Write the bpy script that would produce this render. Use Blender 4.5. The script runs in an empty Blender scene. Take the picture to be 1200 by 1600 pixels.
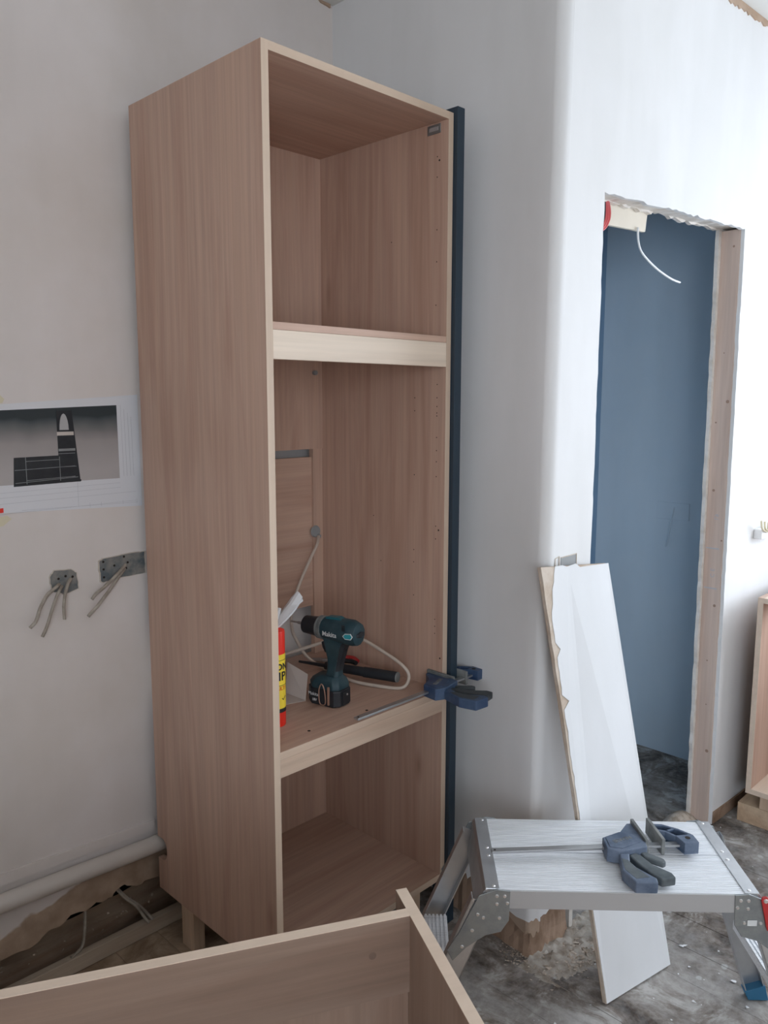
import bpy, bmesh, math, random
from mathutils import Vector, Matrix, noise
PI = math.pi
random.seed(7)
SC = bpy.context.scene
COL = SC.collection

# ------------------------------------------------------------------ camera
YAW, PITCH, ROLL, FPX = 0.790804833, 0.138923586, 0.00126431408, 1252.68186
CAM = Vector((-1.04501310, -1.38189728, 1.50431150))
f = Vector((math.sin(YAW)*math.cos(PITCH), math.cos(YAW)*math.cos(PITCH), -math.sin(PITCH)))
r0 = Vector((math.cos(YAW), -math.sin(YAW), 0)); u0 = r0.cross(f)
cr, sr = math.cos(ROLL), math.sin(ROLL)
rr = cr*r0 + sr*u0; uu = -sr*r0 + cr*u0
cd = bpy.data.cameras.new('camera'); cam = bpy.data.objects.new('camera', cd); COL.objects.link(cam)
M = Matrix((rr, uu, -f)).transposed().to_4x4(); M.translation = CAM
cam.matrix_world = M
cd.sensor_fit = 'VERTICAL'; cd.sensor_height = 36.0; cd.lens = FPX/1600*36; cd.clip_start = 0.02
SC.camera = cam

# ------------------------------------------------------------------ world, light, exposure
SC.view_settings.view_transform = 'Standard'; SC.view_settings.look = 'None'
SC.view_settings.gamma = 1.0; SC.view_settings.use_curve_mapping = False
SC.view_settings.exposure = 0.0
w = bpy.data.worlds.new('overcast_sky'); SC.world = w; w.use_nodes = True
bg = w.node_tree.nodes['Background']; bg.inputs[0].default_value = (0.84, 0.925, 1.04, 1); bg.inputs[1].default_value = 9.0

WX = 2.42                                   # window wall plane
WIN = (-3.1, -0.60, 0.90, 2.12)            # window y0,y1,z0,z1
LWN = (-3.9, -2.05, 0.85, 2.3)               # unseen left window, sized for fill light: y0,y1,z0,z1
RY = -4.2
def portal(name, loc, rot, sx, sy):
    l = bpy.data.lights.new(name, 'AREA'); l.shape = 'RECTANGLE'; l.size = sx; l.size_y = sy; l.energy = 1
    l.cycles.is_portal = True
    o = bpy.data.objects.new(name, l); o.location = loc; o.rotation_euler = rot; COL.objects.link(o)
portal('window_daylight', (WX+.14, (WIN[0]+WIN[1])/2, (WIN[2]+WIN[3])/2), (0, PI/2, 0), WIN[3]-WIN[2], WIN[1]-WIN[0])
portal('left_window_fill', (-2.14, (LWN[0]+LWN[1])/2, (LWN[2]+LWN[3])/2), (0, -PI/2, 0), LWN[3]-LWN[2], LWN[1]-LWN[0])  # fill daylight through the unseen left window

# ------------------------------------------------------------------ material helpers
def mat(name, col=(.5,.5,.5), rough=.6, metal=0.0, spec=.5, emit=None):
    m = bpy.data.materials.new(name); m.use_nodes = True
    b = m.node_tree.nodes['Principled BSDF']
    b.inputs['Base Color'].default_value = (*col, 1); b.inputs['Roughness'].default_value = rough
    b.inputs['Metallic'].default_value = metal; b.inputs['Specular IOR Level'].default_value = spec
    return m
class NT:
    def __init__(s, m): s.m = m; s.t = m.node_tree; s.b = s.t.nodes['Principled BSDF']
    def n(s, typ, **kw):
        x = s.t.nodes.new(typ)
        for k, v in kw.items(): setattr(x, k, v)
        return x
    def l(s, a, b): s.t.links.new(a, b)
    def coord(s, scale=(1,1,1), rnd=True):
        tc = s.n('ShaderNodeTexCoord'); mp = s.n('ShaderNodeMapping'); mp.inputs['Scale'].default_value = scale
        if rnd:
            oi = s.n('ShaderNodeObjectInfo'); mu = s.n('ShaderNodeVectorMath', operation='SCALE'); cb = s.n('ShaderNodeCombineXYZ')
            for i in range(3): s.l(oi.outputs['Random'], cb.inputs[i])
            mu.inputs['Scale'].default_value = 7.3; s.l(cb.outputs[0], mu.inputs[0])
            ad = s.n('ShaderNodeVectorMath', operation='ADD'); s.l(tc.outputs['Object'], ad.inputs[0]); s.l(mu.outputs[0], ad.inputs[1])
            s.l(ad.outputs[0], mp.inputs[0])
        else: s.l(tc.outputs['Object'], mp.inputs[0])
        return mp.outputs[0]
    def noise(s, vec, scale, detail=4, rough=.55, dist=0):
        x = s.n('ShaderNodeTexNoise'); x.inputs['Scale'].default_value = scale; x.inputs['Detail'].default_value = detail
        x.inputs['Roughness'].default_value = rough; x.inputs['Distortion'].default_value = dist
        s.l(vec, x.inputs['Vector']); return x.outputs['Fac']
    def ramp(s, fac, stops):
        x = s.n('ShaderNodeValToRGB'); e = x.color_ramp.elements
        while len(e) < len(stops): e.new(.5)
        for i, (p, c) in enumerate(stops): e[i].position = p; e[i].color = (*c, 1) if len(c) == 3 else c
        s.l(fac, x.inputs[0]); return x.outputs[0]
    def mix(s, fac, a, b, mode='MIX'):
        x = s.n('ShaderNodeMix', data_type='RGBA', blend_type=mode)
        if isinstance(fac, (int, float)): x.inputs[0].default_value = fac
        else: s.l(fac, x.inputs[0])
        for i, v in ((6, a), (7, b)):
            if isinstance(v, tuple): x.inputs[i].default_value = (*v, 1)
            else: s.l(v, x.inputs[i])
        return x.outputs[2]
    def col(s, c): s.l(c, s.b.inputs['Base Color'])
    def bump(s, fac, strength=.2, dist=.002):
        x = s.n('ShaderNodeBump'); x.inputs['Strength'].default_value = strength; x.inputs['Distance'].default_value = dist
        s.l(fac, x.inputs['Height']); s.l(x.outputs[0], s.b.inputs['Normal'])
def k3(c, k): return tuple(min(1, x*k) for x in c)

def wood(name, base, axis='z', contrast=1.0, knots=True, rough=.45, fine=45):
    m = mat(name, base, rough, spec=.3); t = NT(m)
    A = {'x': (1.1, fine, fine), 'y': (fine, 1.1, fine), 'z': (fine, fine, 1.1)}[axis]
    B = {'x': (.7, 7, 7), 'y': (7, .7, 7), 'z': (7, 7, .7)}[axis]
    va, vb = t.coord(A), t.coord(B)
    n1 = t.noise(va, 1.6, 6, .65, .15); n2 = t.noise(vb, .9, 4, .55, 2.0)
    d = .12*contrast
    c1 = t.ramp(n1, [(.3, k3(base, 1-1.0*d)), (.7, k3(base, 1+.8*d))])
    c2 = t.ramp(n2, [(.36, (1-1.1*d, 1-1.5*d, 1-1.7*d)), (.55, (1, 1, 1)), (.7, (1+.1*d, 1, 1-.2*d))])
    c = t.mix(1.0, c1, c2, 'MULTIPLY')
    if knots:
        K = {'x': (1.2, 4, 4), 'y': (4, 1.2, 4), 'z': (4, 4, 1.2)}[axis]
        v = t.n('ShaderNodeTexVoronoi'); v.inputs['Scale'].default_value = 1.5; t.l(t.coord(K), v.inputs['Vector'])
        kf = t.ramp(v.outputs['Distance'], [(.0, (.55, .5, .46)), (.045, (.78, .74, .72)), (.12, (1, 1, 1))])
        c = t.mix(.8, c, kf, 'MULTIPLY')
    t.col(c); t.bump(n1, .08, .0006)
    return m
OAK = (.54, .368, .285)
M = {}
M['oak_z'] = wood('oak_laminate_upright', OAK, 'z'); M['oak_x'] = wood('oak_laminate_across', OAK, 'x'); M['oak_y'] = wood('oak_laminate_deep', OAK, 'y')
EDGE = (.60, .47, .36)
M['edge'] = wood('oak_edge_band', EDGE, 'z', .5, False); M['edge_x'] = wood('oak_edge_band_across', EDGE, 'x', .5, False)
M['rail_pale'] = wood('pale_oak_rail', (.74, .62, .50), 'x', .6, False)
M['rail_oak'] = wood('oak_rail', (.58, .44, .335), 'x', .9, False)
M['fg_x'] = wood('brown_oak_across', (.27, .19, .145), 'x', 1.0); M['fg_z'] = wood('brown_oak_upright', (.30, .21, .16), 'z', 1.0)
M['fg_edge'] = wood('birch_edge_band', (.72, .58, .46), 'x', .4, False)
M['softwood'] = wood('softwood', (.62, .47, .34), 'z', 1.2, True, .7, 30); M['softwood_x'] = wood('softwood_across', (.60, .45, .31), 'x', 1.2, True, .7, 30)
M['stud'] = wood('dusty_stud', (.66, .52, .44), 'z', .9, True, .75, 30)
M['batten'] = wood('dusty_batten', (.50, .42, .33), 'x', 1.2, False, .8, 30)
M['oldwood'] = wood('old_rough_timber', (.52, .41, .31), 'x', 2.2, True, .9, 18)
M['black_strip'] = mat('dark_lacquer', (.018, .036, .056), .42)

def plaster(name, base, stain=(.9, .88, .84), rough=.85, s=1.5, bump=.15):
    m = mat(name, base, rough, spec=.2); t = NT(m); v = t.coord((1, 1, 1), False)
    n = t.noise(v, s, 5, .6); n2 = t.noise(t.coord((1.5, 1.5, .35), False), 3.5, 4, .5)
    c = t.ramp(n, [(.35, tuple(a*b for a, b in zip(base, stain))), (.6, base)])
    c2 = t.ramp(n2, [(.4, (.95, .95, .945)), (.6, (1, 1, 1))])
    t.col(t.mix(1.0, c, c2, 'MULTIPLY')); t.bump(t.noise(v, 60, 4), bump, .001)
    return m
M['wall'] = plaster('plaster_warm', (.79, .74, .715)); M['wall_w'] = plaster('plaster_white', (.80, .80, .80), (.96, .96, .95))
M['torn'] = plaster('torn_plaster_edge', (.66, .60, .53), (.8, .75, .7), .95, 25, .8)
M['torn_w'] = plaster('white_crumbled_edge', (.80, .76, .71), (.85, .82, .78), .95, 25, .8)
M['papertan'] = plaster('bare_board_paper', (.50, .38, .29), (.85, .8, .75), .9, 8)
M['ceil'] = plaster('ceiling_plaster', (.74, .74, .72)); M['white'] = mat('white_paint', (.8, .8, .8), .5)
M['board'] = plaster('plasterboard_face', (.76, .77, .78), (.97, .97, .97), .8, 2)
M['gypsum'] = plaster('gypsum_core', (.62, .54, .46), (.8, .74, .68), .95, 20, .8)
M['closet'] = plaster('closet_wall_haze_tint', (.58, .68, .76), (.92, .95, .97), .8, 2)  # white plaster; the doorway's dimness and haze are put into this blue-grey
M['closet_shade'] = plaster('closet_wall_shade_tint', (.28, .42, .58), (.92, .95, .97), .8, 2)  # same plaster, deeper shade of the far wall put into the colour
M['pipe'] = mat('painted_pipe', (.62, .575, .53), .4)
M['core'] = plaster('rough_lime_core', (.36, .25, .18), (.6, .55, .5), .95, 12, 1.0)
M['rubble'] = plaster('plaster_rubble', (.60, .52, .44), (.6, .55, .5), .95, 40, .8)
M['knot_dark'] = mat('brown_knot', (.17, .11, .08), .7); M['knot'] = mat('soft_brown_knot', (.36, .24, .18), .8); M['dustpile'] = plaster('pale_plaster_dust', (.46, .42, .37), (.6, .55, .5), .95, 30, .8); M['dark'] = mat('cavity_dark', (.02, .02, .02), .95)

# back wall: painted above, bare tan board paper in an uneven band at its foot
m = plaster('plaster_warm_with_bare_foot', (.79, .74, .715)); t = NT(m)
tc = t.n('ShaderNodeTexCoord'); sp = t.n('ShaderNodeSeparateXYZ'); t.l(tc.outputs['Object'], sp.inputs[0])
nn = t.noise(t.coord((1, 1, 1), False), 9, 3)
def mth(op, a, b=None):
    x = t.n('ShaderNodeMath', operation=op)
    for i, v in ((0, a), (1, b)):
        if v is None: continue
        if isinstance(v, (int, float)): x.inputs[i].default_value = v
        else: t.l(v, x.inputs[i])
    return x.outputs[0]
lim = mth('ADD', .252, mth('MULTIPLY', mth('MINIMUM', mth('ADD', sp.outputs['X'], .12), 0.0), .24))
d = mth('MULTIPLY', mth('SUBTRACT', mth('ADD', lim, mth('MULTIPLY', mth('SUBTRACT', nn, .5), .09)), sp.outputs['Z']), 160)
d = mth('MINIMUM', mth('MAXIMUM', d, 0.0), 1.0)
old = t.b.inputs['Base Color'].links[0].from_socket
tan = t.ramp(t.noise(t.coord((1, 1, 1), False), 14, 4), [(.35, (.36, .265, .195)), (.65, (.50, .385, .29))])
t.col(t.mix(d, old, tan)); M['wall_back'] = m

# floor boards, dusty with plaster smears
m = mat('plaster_smeared_boards', (.2, .19, .17), .75, spec=.3); t = NT(m)
v = t.coord((1, 1, 1), False); v2 = t.coord((1.0, .45, 1), False)
n1 = t.noise(v, 7, 8, .7, .8); n2 = t.noise(v2, 3.2, 6, .65, .6); n3 = t.noise(v, 38, 5, .7)
c = t.ramp(n1, [(.36, (.035, .026, .02)), (.45, (.12, .09, .07)), (.53, (.25, .21, .175)), (.62, (.56, .54, .51))])
c = t.mix(t.ramp(n2, [(.48, (0, 0, 0)), (.62, (.7, .7, .7))]), c, (.46, .44, .415))
vo = t.n('ShaderNodeTexVoronoi'); vo.inputs['Scale'].default_value = 11; vo.inputs['Randomness'].default_value = 1; t.l(v, vo.inputs['Vector'])
dist = t.n('ShaderNodeMath', operation='ADD'); t.l(vo.outputs['Distance'], dist.inputs[0])
sc_ = t.n('ShaderNodeMath', operation='MULTIPLY'); t.l(n3, sc_.inputs[0]); sc_.inputs[1].default_value = .35; t.l(sc_.outputs[0], dist.inputs[1])
c = t.mix(t.ramp(dist.outputs[0], [(.24, (.85, .85, .85)), (.28, (0, 0, 0))]), c, (.60, .60, .58))
c = t.mix(.25, c, t.ramp(n3, [(.4, (.1, .09, .08)), (.6, (.42, .41, .40))]))
t.col(c); t.bump(n1, .5, .004)
sp = t.n('ShaderNodeSeparateXYZ'); t.l(v, sp.inputs[0])
mr = t.n('ShaderNodeMapRange'); mr.inputs[1].default_value = .42; mr.inputs[2].default_value = .10; t.l(sp.outputs['X'], mr.inputs[0])
saw = t.ramp(n1, [(.38, (.24, .165, .11)), (.6, (.46, .35, .25))])
c = t.mix(mr.outputs[0], c, saw); t.col(c)
M['floor'] = m

def metal(name, col, rough, streak=None):
    m = mat(name, col, rough, .85); t = NT(m)
    n = t.noise(t.coord(streak or (1, 1, 1), False), 6, 5, .6)
    t.col(t.ramp(n, [(.35, k3(col, .8)), (.6, col)]))
    t.l(t.ramp(n, [(.3, (rough+.12,)*3), (.7, (rough-.08,)*3)]), t.b.inputs['Roughness'])
    return m
M['alu'] = metal('brushed_aluminium', (.90, .92, .95), .5, (1.5, 60, 60)); M['alu'].node_tree.nodes['Principled BSDF'].inputs['Metallic'].default_value = .2; M['alu_end'] = metal('scuffed_aluminium', (.62, .64, .66), .34)
M['alu_dull'] = mat('dull_aluminium', (.50, .51, .52), .55, .6)
M['galv'] = metal('galvanised_steel', (.34, .37, .38), .5, (4, 4, 4)); M['steel'] = metal('zinc_steel', (.45, .46, .47), .38, (3, 80, 80))
M['rivet'] = mat('rivet_metal', (.8, .8, .8), .3, .9)
M['blue_plastic'] = mat('blue_plastic_foot', (.03, .16, .30), .5); M['red'] = mat('red_latch', (.45, .03, .03), .4)
def dusty(name, col, dust, s=14, rough=.55):
    m = mat(name, col, rough); t = NT(m)
    t.col(t.ramp(t.noise(t.coord((1, 1, 1), False), s, 5, .6), [(.40, col), (.68, dust)])); return m
M['clamp_blue'] = dusty('dusty_blue_plastic', (.045, .075, .13), (.16, .20, .27)); M['clamp_grey'] = dusty('dusty_dark_grip', (.045, .06, .068), (.13, .15, .16))
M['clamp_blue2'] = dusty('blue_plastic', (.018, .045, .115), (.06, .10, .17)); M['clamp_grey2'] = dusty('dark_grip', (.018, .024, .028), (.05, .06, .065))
M['pad'] = dusty('grey_rubber_pad', (.10, .11, .11), (.26, .27, .26))
M['teal'] = dusty('dusty_teal_plastic', (.013, .042, .056), (.035, .070, .082), 20); M['teal_mid'] = mat('mid_teal_plastic', (.015, .12, .15), .45); M['teal_bright'] = mat('bright_teal_plastic', (.02, .30, .36), .4)  # the bright teal is the side badge's own colour
M['black'] = dusty('black_plastic', (.010, .013, .018), (.022, .027, .032), 20, .5); M['copper'] = mat('coppery_clip', (.55, .36, .28), .35, .7)
M['print_white'] = mat('white_print', (.62, .64, .64), .6); M['print_black'] = mat('black_print', (.012, .012, .012), .6)
M['can_red'] = mat('red_label', (.78, .03, .015), .35); M['can_yellow'] = mat('yellow_label', (.90, .68, .05), .4); M['orange_print'] = mat('orange_print', (.75, .25, .02), .5)
M['film'] = mat('milky_plastic', (.82, .83, .84), .3); M['film'].node_tree.nodes['Principled BSDF'].inputs['Transmission Weight'].default_value = .25
M['cable'] = mat('beige_cable', (.52, .44, .37), .5); M['cable_grey'] = dusty('plaster_dusted_cable', (.30, .26, .215), (.46, .42, .36), 30, .8)
M['cable_white'] = mat('white_cable', (.75, .77, .78), .5); M['cable_red'] = mat('red_cable', (.55, .08, .08), .5)
M['paper'] = mat('white_paper', (.74, .75, .78), .7); M['line'] = mat('grey_ink', (.50, .51, .54), .8)
M['card'] = mat('grey_card', (.60, .54, .49), .6); M['tape'] = mat('cream_masking_tape', (.70, .64, .47), .6)
M['boxgrey'] = dusty('dusty_back_box', (.11, .13, .14), (.34, .31, .27), 18, .9); M['boxbeige'] = plaster('beige_lintel_board', (.74, .68, .58), (.95, .93, .9), .8, 5)
M['grommet'] = mat('grey_plug', (.28, .29, .29), .5); M['hole'] = mat('drilled_hole', (.02, .014, .01), .9)

# ------------------------------------------------------------------ mesh helpers
def B(): return bmesh.new()
def box(bm, x0, x1, y0, y1, z0, z1):
    v = [bm.verts.new((x, y, z)) for x in (x0, x1) for y in (y0, y1) for z in (z0, z1)]
    for q in ((0,1,3,2), (4,6,7,5), (0,4,5,1), (2,3,7,6), (0,2,6,4), (1,5,7,3)): bm.faces.new([v[i] for i in q])
    return bm
def prism(bm, pts, a, b, plane='xy', fn=None):
    """outline pts extruded from a to b along the third axis; fn maps (u,v,w) to a point"""
    if fn is None: fn = {'xy': lambda u, v, w: (u, v, w), 'xz': lambda u, v, w: (u, w, v), 'yz': lambda u, v, w: (w, u, v)}[plane]
    A = [bm.verts.new(fn(u, v, a)) for u, v in pts]; C = [bm.verts.new(fn(u, v, b)) for u, v in pts]
    bm.faces.new(A); bm.faces.new(C[::-1])
    for i in range(len(pts)): j = (i+1) % len(pts); bm.faces.new([A[i], C[i], C[j], A[j]])
    return bm
def frame_of(d):
    d = d.normalized(); a = Vector((0, 0, 1)) if abs(d.z) < .9 else Vector((1, 0, 0))
    x = d.cross(a).normalized(); return x, d.cross(x).normalized()
def cyl(bm, p0, p1, r0_, r1_=None, seg=16):
    p0, p1 = Vector(p0), Vector(p1); r1_ = r0_ if r1_ is None else r1_
    x, y = frame_of(p1-p0)
    ring = lambda p, r: [bm.verts.new(p + (x*math.cos(2*PI*i/seg) + y*math.sin(2*PI*i/seg))*r) for i in range(seg)]
    a, b = ring(p0, r0_), ring(p1, r1_)
    for i in range(seg): j = (i+1) % seg; bm.faces.new([a[i], a[j], b[j], b[i]])
    bm.faces.new(a[::-1]); bm.faces.new(b); return bm
def spline(pts, n=8):
    pts = [Vector(p) for p in pts]; P = [2*pts[0]-pts[1]] + pts + [2*pts[-1]-pts[-2]]; out = []
    for i in range(1, len(P)-2):
        for k in range(n):
            t_ = k/n; a, b, c, d_ = P[i-1:i+3]
            out.append(.5*((2*b) + (c-a)*t_ + (2*a-5*b+4*c-d_)*t_**2 + (3*b-a-3*c+d_)*t_**3))
    return out + [pts[-1]]
def tube(bm, pts, r, seg=10, smooth=True):
    P = spline(pts) if smooth else [Vector(p) for p in pts]
    rings = []; x, y = frame_of(P[1]-P[0])
    for i, p in enumerate(P):
        d = (P[min(i+1, len(P)-1)] - P[max(i-1, 0)]).normalized()
        x = (x - d*x.dot(d)).normalized(); y = d.cross(x)
        rings.append([bm.verts.new(p + (x*math.cos(2*PI*k/seg) + y*math.sin(2*PI*k/seg))*r) for k in range(seg)])
    for a, b in zip(rings, rings[1:]):
        for k in range(seg): j = (k+1) % seg; bm.faces.new([a[k], a[j], b[j], b[k]])
    bm.faces.new(rings[0][::-1]); bm.faces.new(rings[-1]); return bm
def loft(bm, secs):
    R = [[bm.verts.new(p) for p in s] for s in secs]; n = len(R[0])
    for a, b in zip(R, R[1:]):
        for k in range(n): j = (k+1) % n; bm.faces.new([a[k], a[j], b[j], b[k]])
    bm.faces.new(R[0][::-1]); bm.faces.new(R[-1]); return bm
ORG = {}
def origin(o): return ORG.get(o.name, Vector((0, 0, 0))) if o else Vector((0, 0, 0))
def obj(name, bm, m, parent=None, bevel=0, smooth=False, world=True, kind=None, label=None):
    """link bm as one mesh object; world=True: bm is in scene coordinates, otherwise in the thing's own"""
    off = origin(parent) if world else Vector((0, 0, 0))
    if off.length: bmesh.ops.translate(bm, verts=bm.verts, vec=-off)
    bmesh.ops.recalc_face_normals(bm, faces=bm.faces)
    me = bpy.data.meshes.new(name); bm.to_mesh(me); bm.free()
    for mm in (m if isinstance(m, list) else [m]): me.materials.append(mm)
    if smooth:
        for p in me.polygons: p.use_smooth = True
        me.set_sharp_from_angle(angle=math.radians(35))
    o = bpy.data.objects.new(name, me); COL.objects.link(o)
    if parent: o.parent = parent; ORG[o.name] = off
    if bevel:
        b = o.modifiers.new('bevel', 'BEVEL'); b.width = bevel; b.segments = 2; b.limit_method = 'ANGLE'; b.angle_limit = math.radians(40)
    if kind: o['kind'] = kind
    if label: o['label'] = label
    return o
def thing(name, label, cat, loc=(0, 0, 0), rotz=0, group=None):
    o = bpy.data.objects.new(name, None); COL.objects.link(o); o.location = loc; o.rotation_euler = (0, 0, rotz)
    o['label'] = label; o['category'] = cat; ORG[o.name] = Vector(loc)
    if group: o['group'] = group
    return o
def tag(o, label, cat, group=None):
    o['label'] = label; o['category'] = cat
    if group: o['group'] = group
    return o
def bx(name, dims, m, parent=None, bevel=0, **k): return obj(name, box(B(), *dims), m, parent, bevel, **k)
def struct(name, bm, m, **k): return obj(name, bm, m, kind='structure', **k)
def ragged(p, q, n, amp, rnd=random):
    """points from p to q with a torn, uneven line between"""
    p, q = Vector(p), Vector(q); d = (q-p); nrm = Vector((-d.y, d.x)).normalized(); out = []
    for i in range(n):
        t_ = (i + (rnd.random()-.5)*.6*(0 < i))/n
        off = 0 if i == 0 else amp*(rnd.random()-.5)*2
        c = p + d*t_ + nrm*off; out.append((c.x, c.y))
    return out
def textmesh(txt, size, ext=.0003, fn=None, bold=0.0, align='CENTER'):
    c = bpy.data.curves.new('lettering', 'FONT'); c.body = txt; c.size = size; c.extrude = ext; c.offset = bold; c.align_x = align; c.align_y = 'CENTER'
    c.resolution_u = 3
    o = bpy.data.objects.new('lettering', c); COL.objects.link(o)
    me = bpy.data.meshes.new_from_object(o.evaluated_get(bpy.context.evaluated_depsgraph_get()))
    bm = B(); bm.from_mesh(me); bpy.data.objects.remove(o); bpy.data.curves.remove(c); bpy.data.meshes.remove(me)
    if fn:
        for v_ in bm.verts: v_.co = fn(v_.co)
    return bm

# ================================================================== STRUCTURE
CEIL = 2.69
# floor: base slab + individual boards running along y
fl = struct('floor', box(B(), -2.1, WX+.2, RY-.2, 1.3, -.12, -.018), M['dark'])
x = 1.12 - 26*.125
rf = random.Random(3)
while x < WX+.1:
    bm = B(); z = rf.uniform(-.0018, 0)
    cuts = [RY, rf.uniform(-3.2, -2.2), rf.uniform(-1.2, -.9) if x < .4 else rf.uniform(-.1, .3) - (1.2 if rf.random() < .4 else 0), 1.25]
    for a, b in zip(cuts, cuts[1:]):
        bx('floorboard', (x+.0005, x+.1245, a+.0005, b-.0005, -.018, z), M['floor'], fl, .0006)
    x += .125
# ceiling
struct('ceiling', box(B(), -2.1, WX+.2, RY-.2, 1.3, CEIL, CEIL+.1), M['ceil'])
# back wall (y = .58), torn off along its foot
rb = random.Random(11)
foot = [(.75, .0), (.09, .0), (.09, .135), (.06, .15), (.018, .147)]
key = [(.018, .147), (-.007, .152), (-.05, .15), (-.066, .158), (-.085, .170), (-.107, .165), (-.122, .150), (-.15, .148), (-.168, .156), (-.20, .145), (-.239, .153), (-.27, .135), (-.30, .138), (-.342, .115), (-.42, .118), (-.6, .10), (-.9, .09), (-1.2, .10)]
pts = [(.75, CEIL), (.75, .0), (.30, .0), (.30, .14)]
for a, b in zip([(.30, .14)]+key, key): pts += ragged(a, b, max(2, int(abs(a[0]-b[0])/.012)), .0035, rb)
pts += [(-1.2, .10), (-1.2, 0), (-2.0, 0), (-2.0, CEIL)]
wb = struct('wall_back', prism(B(), pts, .58, .5925, 'xz'), M['wall_back'])
obj('wall_backing', box(box(B(), -2.1, .9, .68, .78, 0, CEIL), -2.1, .9, .5925, .68, .30, CEIL), M['dark'], wb)
# rough old timber and lime behind the torn foot
bm = B(); nx, nz = 90, 8
g = [[None]*(nz+1) for _ in range(nx+1)]
for i in range(nx+1):
    for j in range(nz+1):
        X = -1.2 + 1.5*i/nx; Z = j/nz*(.125 + .01*math.sin(X*9))
        d_ = noise.noise(Vector((X*9, Z*22, 3)))*.016 + noise.noise(Vector((X*40, Z*60, 5)))*.005
        g[i][j] = bm.verts.new((X, .612 + d_ + Z*.12, Z))
for i in range(nx):
    for j in range(nz): bm.faces.new([g[i][j], g[i+1][j], g[i+1][j+1], g[i][j+1]])
bmesh.ops.solidify(bm, geom=bm.faces[:], thickness=-.03)
obj('rough_timber', bm, M['oldwood'], wb, smooth=True, label='rough dirty timber exposed behind the torn plaster')
bx('floor_batten', (-1.2, .115, .555, .578, 0.001, .044), M['batten'], wb, .002, label='dusty pale batten along the floor')
bm = B(); rr_ = random.Random(5)
for i in range(40):
    X = rr_.uniform(-.5, .1); Z = rr_.uniform(.0, .11); s_ = rr_.uniform(.0015, .006)
    c = Vector((X, .590 + rr_.uniform(0, .012), Z*.6+.045)); vs = [bm.verts.new(c + Vector((rr_.uniform(-1, 1), rr_.uniform(-.6, .6), rr_.uniform(-1, 1)))*s_) for _ in range(5)]
    bmesh.ops.convex_hull(bm, input=vs)
obj('plaster_crumbs', bm, M['rubble'], wb, kind='stuff')
# door wall frame: s along wall, n into wall
AW = math.radians(-2.4); DW = Vector((math.cos(AW), math.sin(AW), 0)); NW = Vector((-DW.y, DW.x, 0)); OW = Vector((.668, -.281, 0))
def wp(s, z, n): p = OW + DW*s + NW*n; return (p.x, p.y, z)
OPL, OPR = .180, 1.020
LW = (WX - OW.x)/DW.x
rd = random.Random(21)
def doorboard(top_l, top_r, l, r, amp, footz, n0, n1, R0=.03):
    P = [(R0, CEIL), (R0-.028, footz[0])]
    P += ragged((R0-.028, footz[0]), (l, footz[1]), 14, amp*1.5, rd)
    P += ragged((l, footz[1]), (l+.004, top_l), 60, amp*.45, rd)
    P += ragged((l+.004, top_l), (r-.02, top_r), 40, amp, rd)
    P += ragged((r-.02, top_r), (r, 0), 70, amp*.5, rd)
    P += [(r, 0), (LW, 0), (LW, CEIL)]
    return prism(B(), P, n0, n1, fn=lambda s, z, n: wp(s, z, n))
wd = struct('wall_door', doorboard(2.025, 2.05, OPL, OPR+.006, .004, (.12, .13), 0, .0125), M['wall_w'])
obj('rear_board', doorboard(2.035, 2.056, OPL, OPR-.012, .007, (.0, .0), .075, .0875), M['torn_w'], wd)
P_ = [(.03, CEIL), (.02, .13), (OPL-.02, .13), (OPL-.02, 0)] + ragged((OPL-.004, 0), (OPL-.004, 2.035), 40, .002, rd) + ragged((OPL-.004, 2.035), (OPR+.002, 2.06), 40, .002, rd) + [(OPR+.05, 2.06), (OPR+.05, 0), (LW, 0), (LW, CEIL)]
obj('wall_filling', prism(B(), P_, .0126, .0749, fn=lambda s, z, n: wp(s, z, n)), M['torn_w'], wd)
bm = B(); loc = [wp(OPR, 0, .013), wp(OPR+.045, 0, .013), wp(OPR+.045, 0, .0745), wp(OPR, 0, .0745)]
top_ = [wp(OPR-.016, 2.052, .013), wp(OPR+.045, 2.052, .013), wp(OPR+.045, 2.052, .0745), wp(OPR-.016, 2.052, .0745)]
loft(bm, [loc, top_])
jamb = struct('trim_1', bm, M['stud'])
jamb['label'] = 'bare pine stud forming the right jamb of the opening'
def jp(z, n, e=.0006): s = OPR - .016*z/2.052; p = OW + DW*(s-e) + NW*n; return Vector((p.x, p.y, z))
for z, n in ((2.0, .032), (1.66, .045), (1.50, .024), (1.43, .06), (1.20, .055), (1.03, .018), (.80, .03), (.60, .045), (.44, .040), (.27, .028)):
    bm = B(); q = jp(z, n, .0); cyl(bm, q+DW*.002, q-DW*.0007, .0022 + .004*((z*7.3) % 1)**2, seg=10); obj('knot', bm, M['knot'], jamb)
# stamped grade marks on the stud: short strokes and a CE mark
for txt, z, n, sz in (('C', .905, .044, .02), ('E', .925, .044, .02), ('|', 1.0, .044, .05), ('|', .86, .044, .05), ('L9', 1.11, .04, .02)):
    def tf(c, z=z, n=n): q = jp(z + c.x, n - c.y, .0012 + c.z); return q
    obj('stamp_mark', textmesh(txt, sz, .0001, tf), M['line'], jamb)
# foot strip on the wall right of the opening
st = struct('baseboard_right', prism(B(), [(OPR+.012, .002), (OPR+.012, .045), (OPR+.2, .042), (LW, .045), (LW, .002)], -.006, -.0003, fn=lambda s, z, n: wp(s, z, n)), M['core'])
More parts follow.
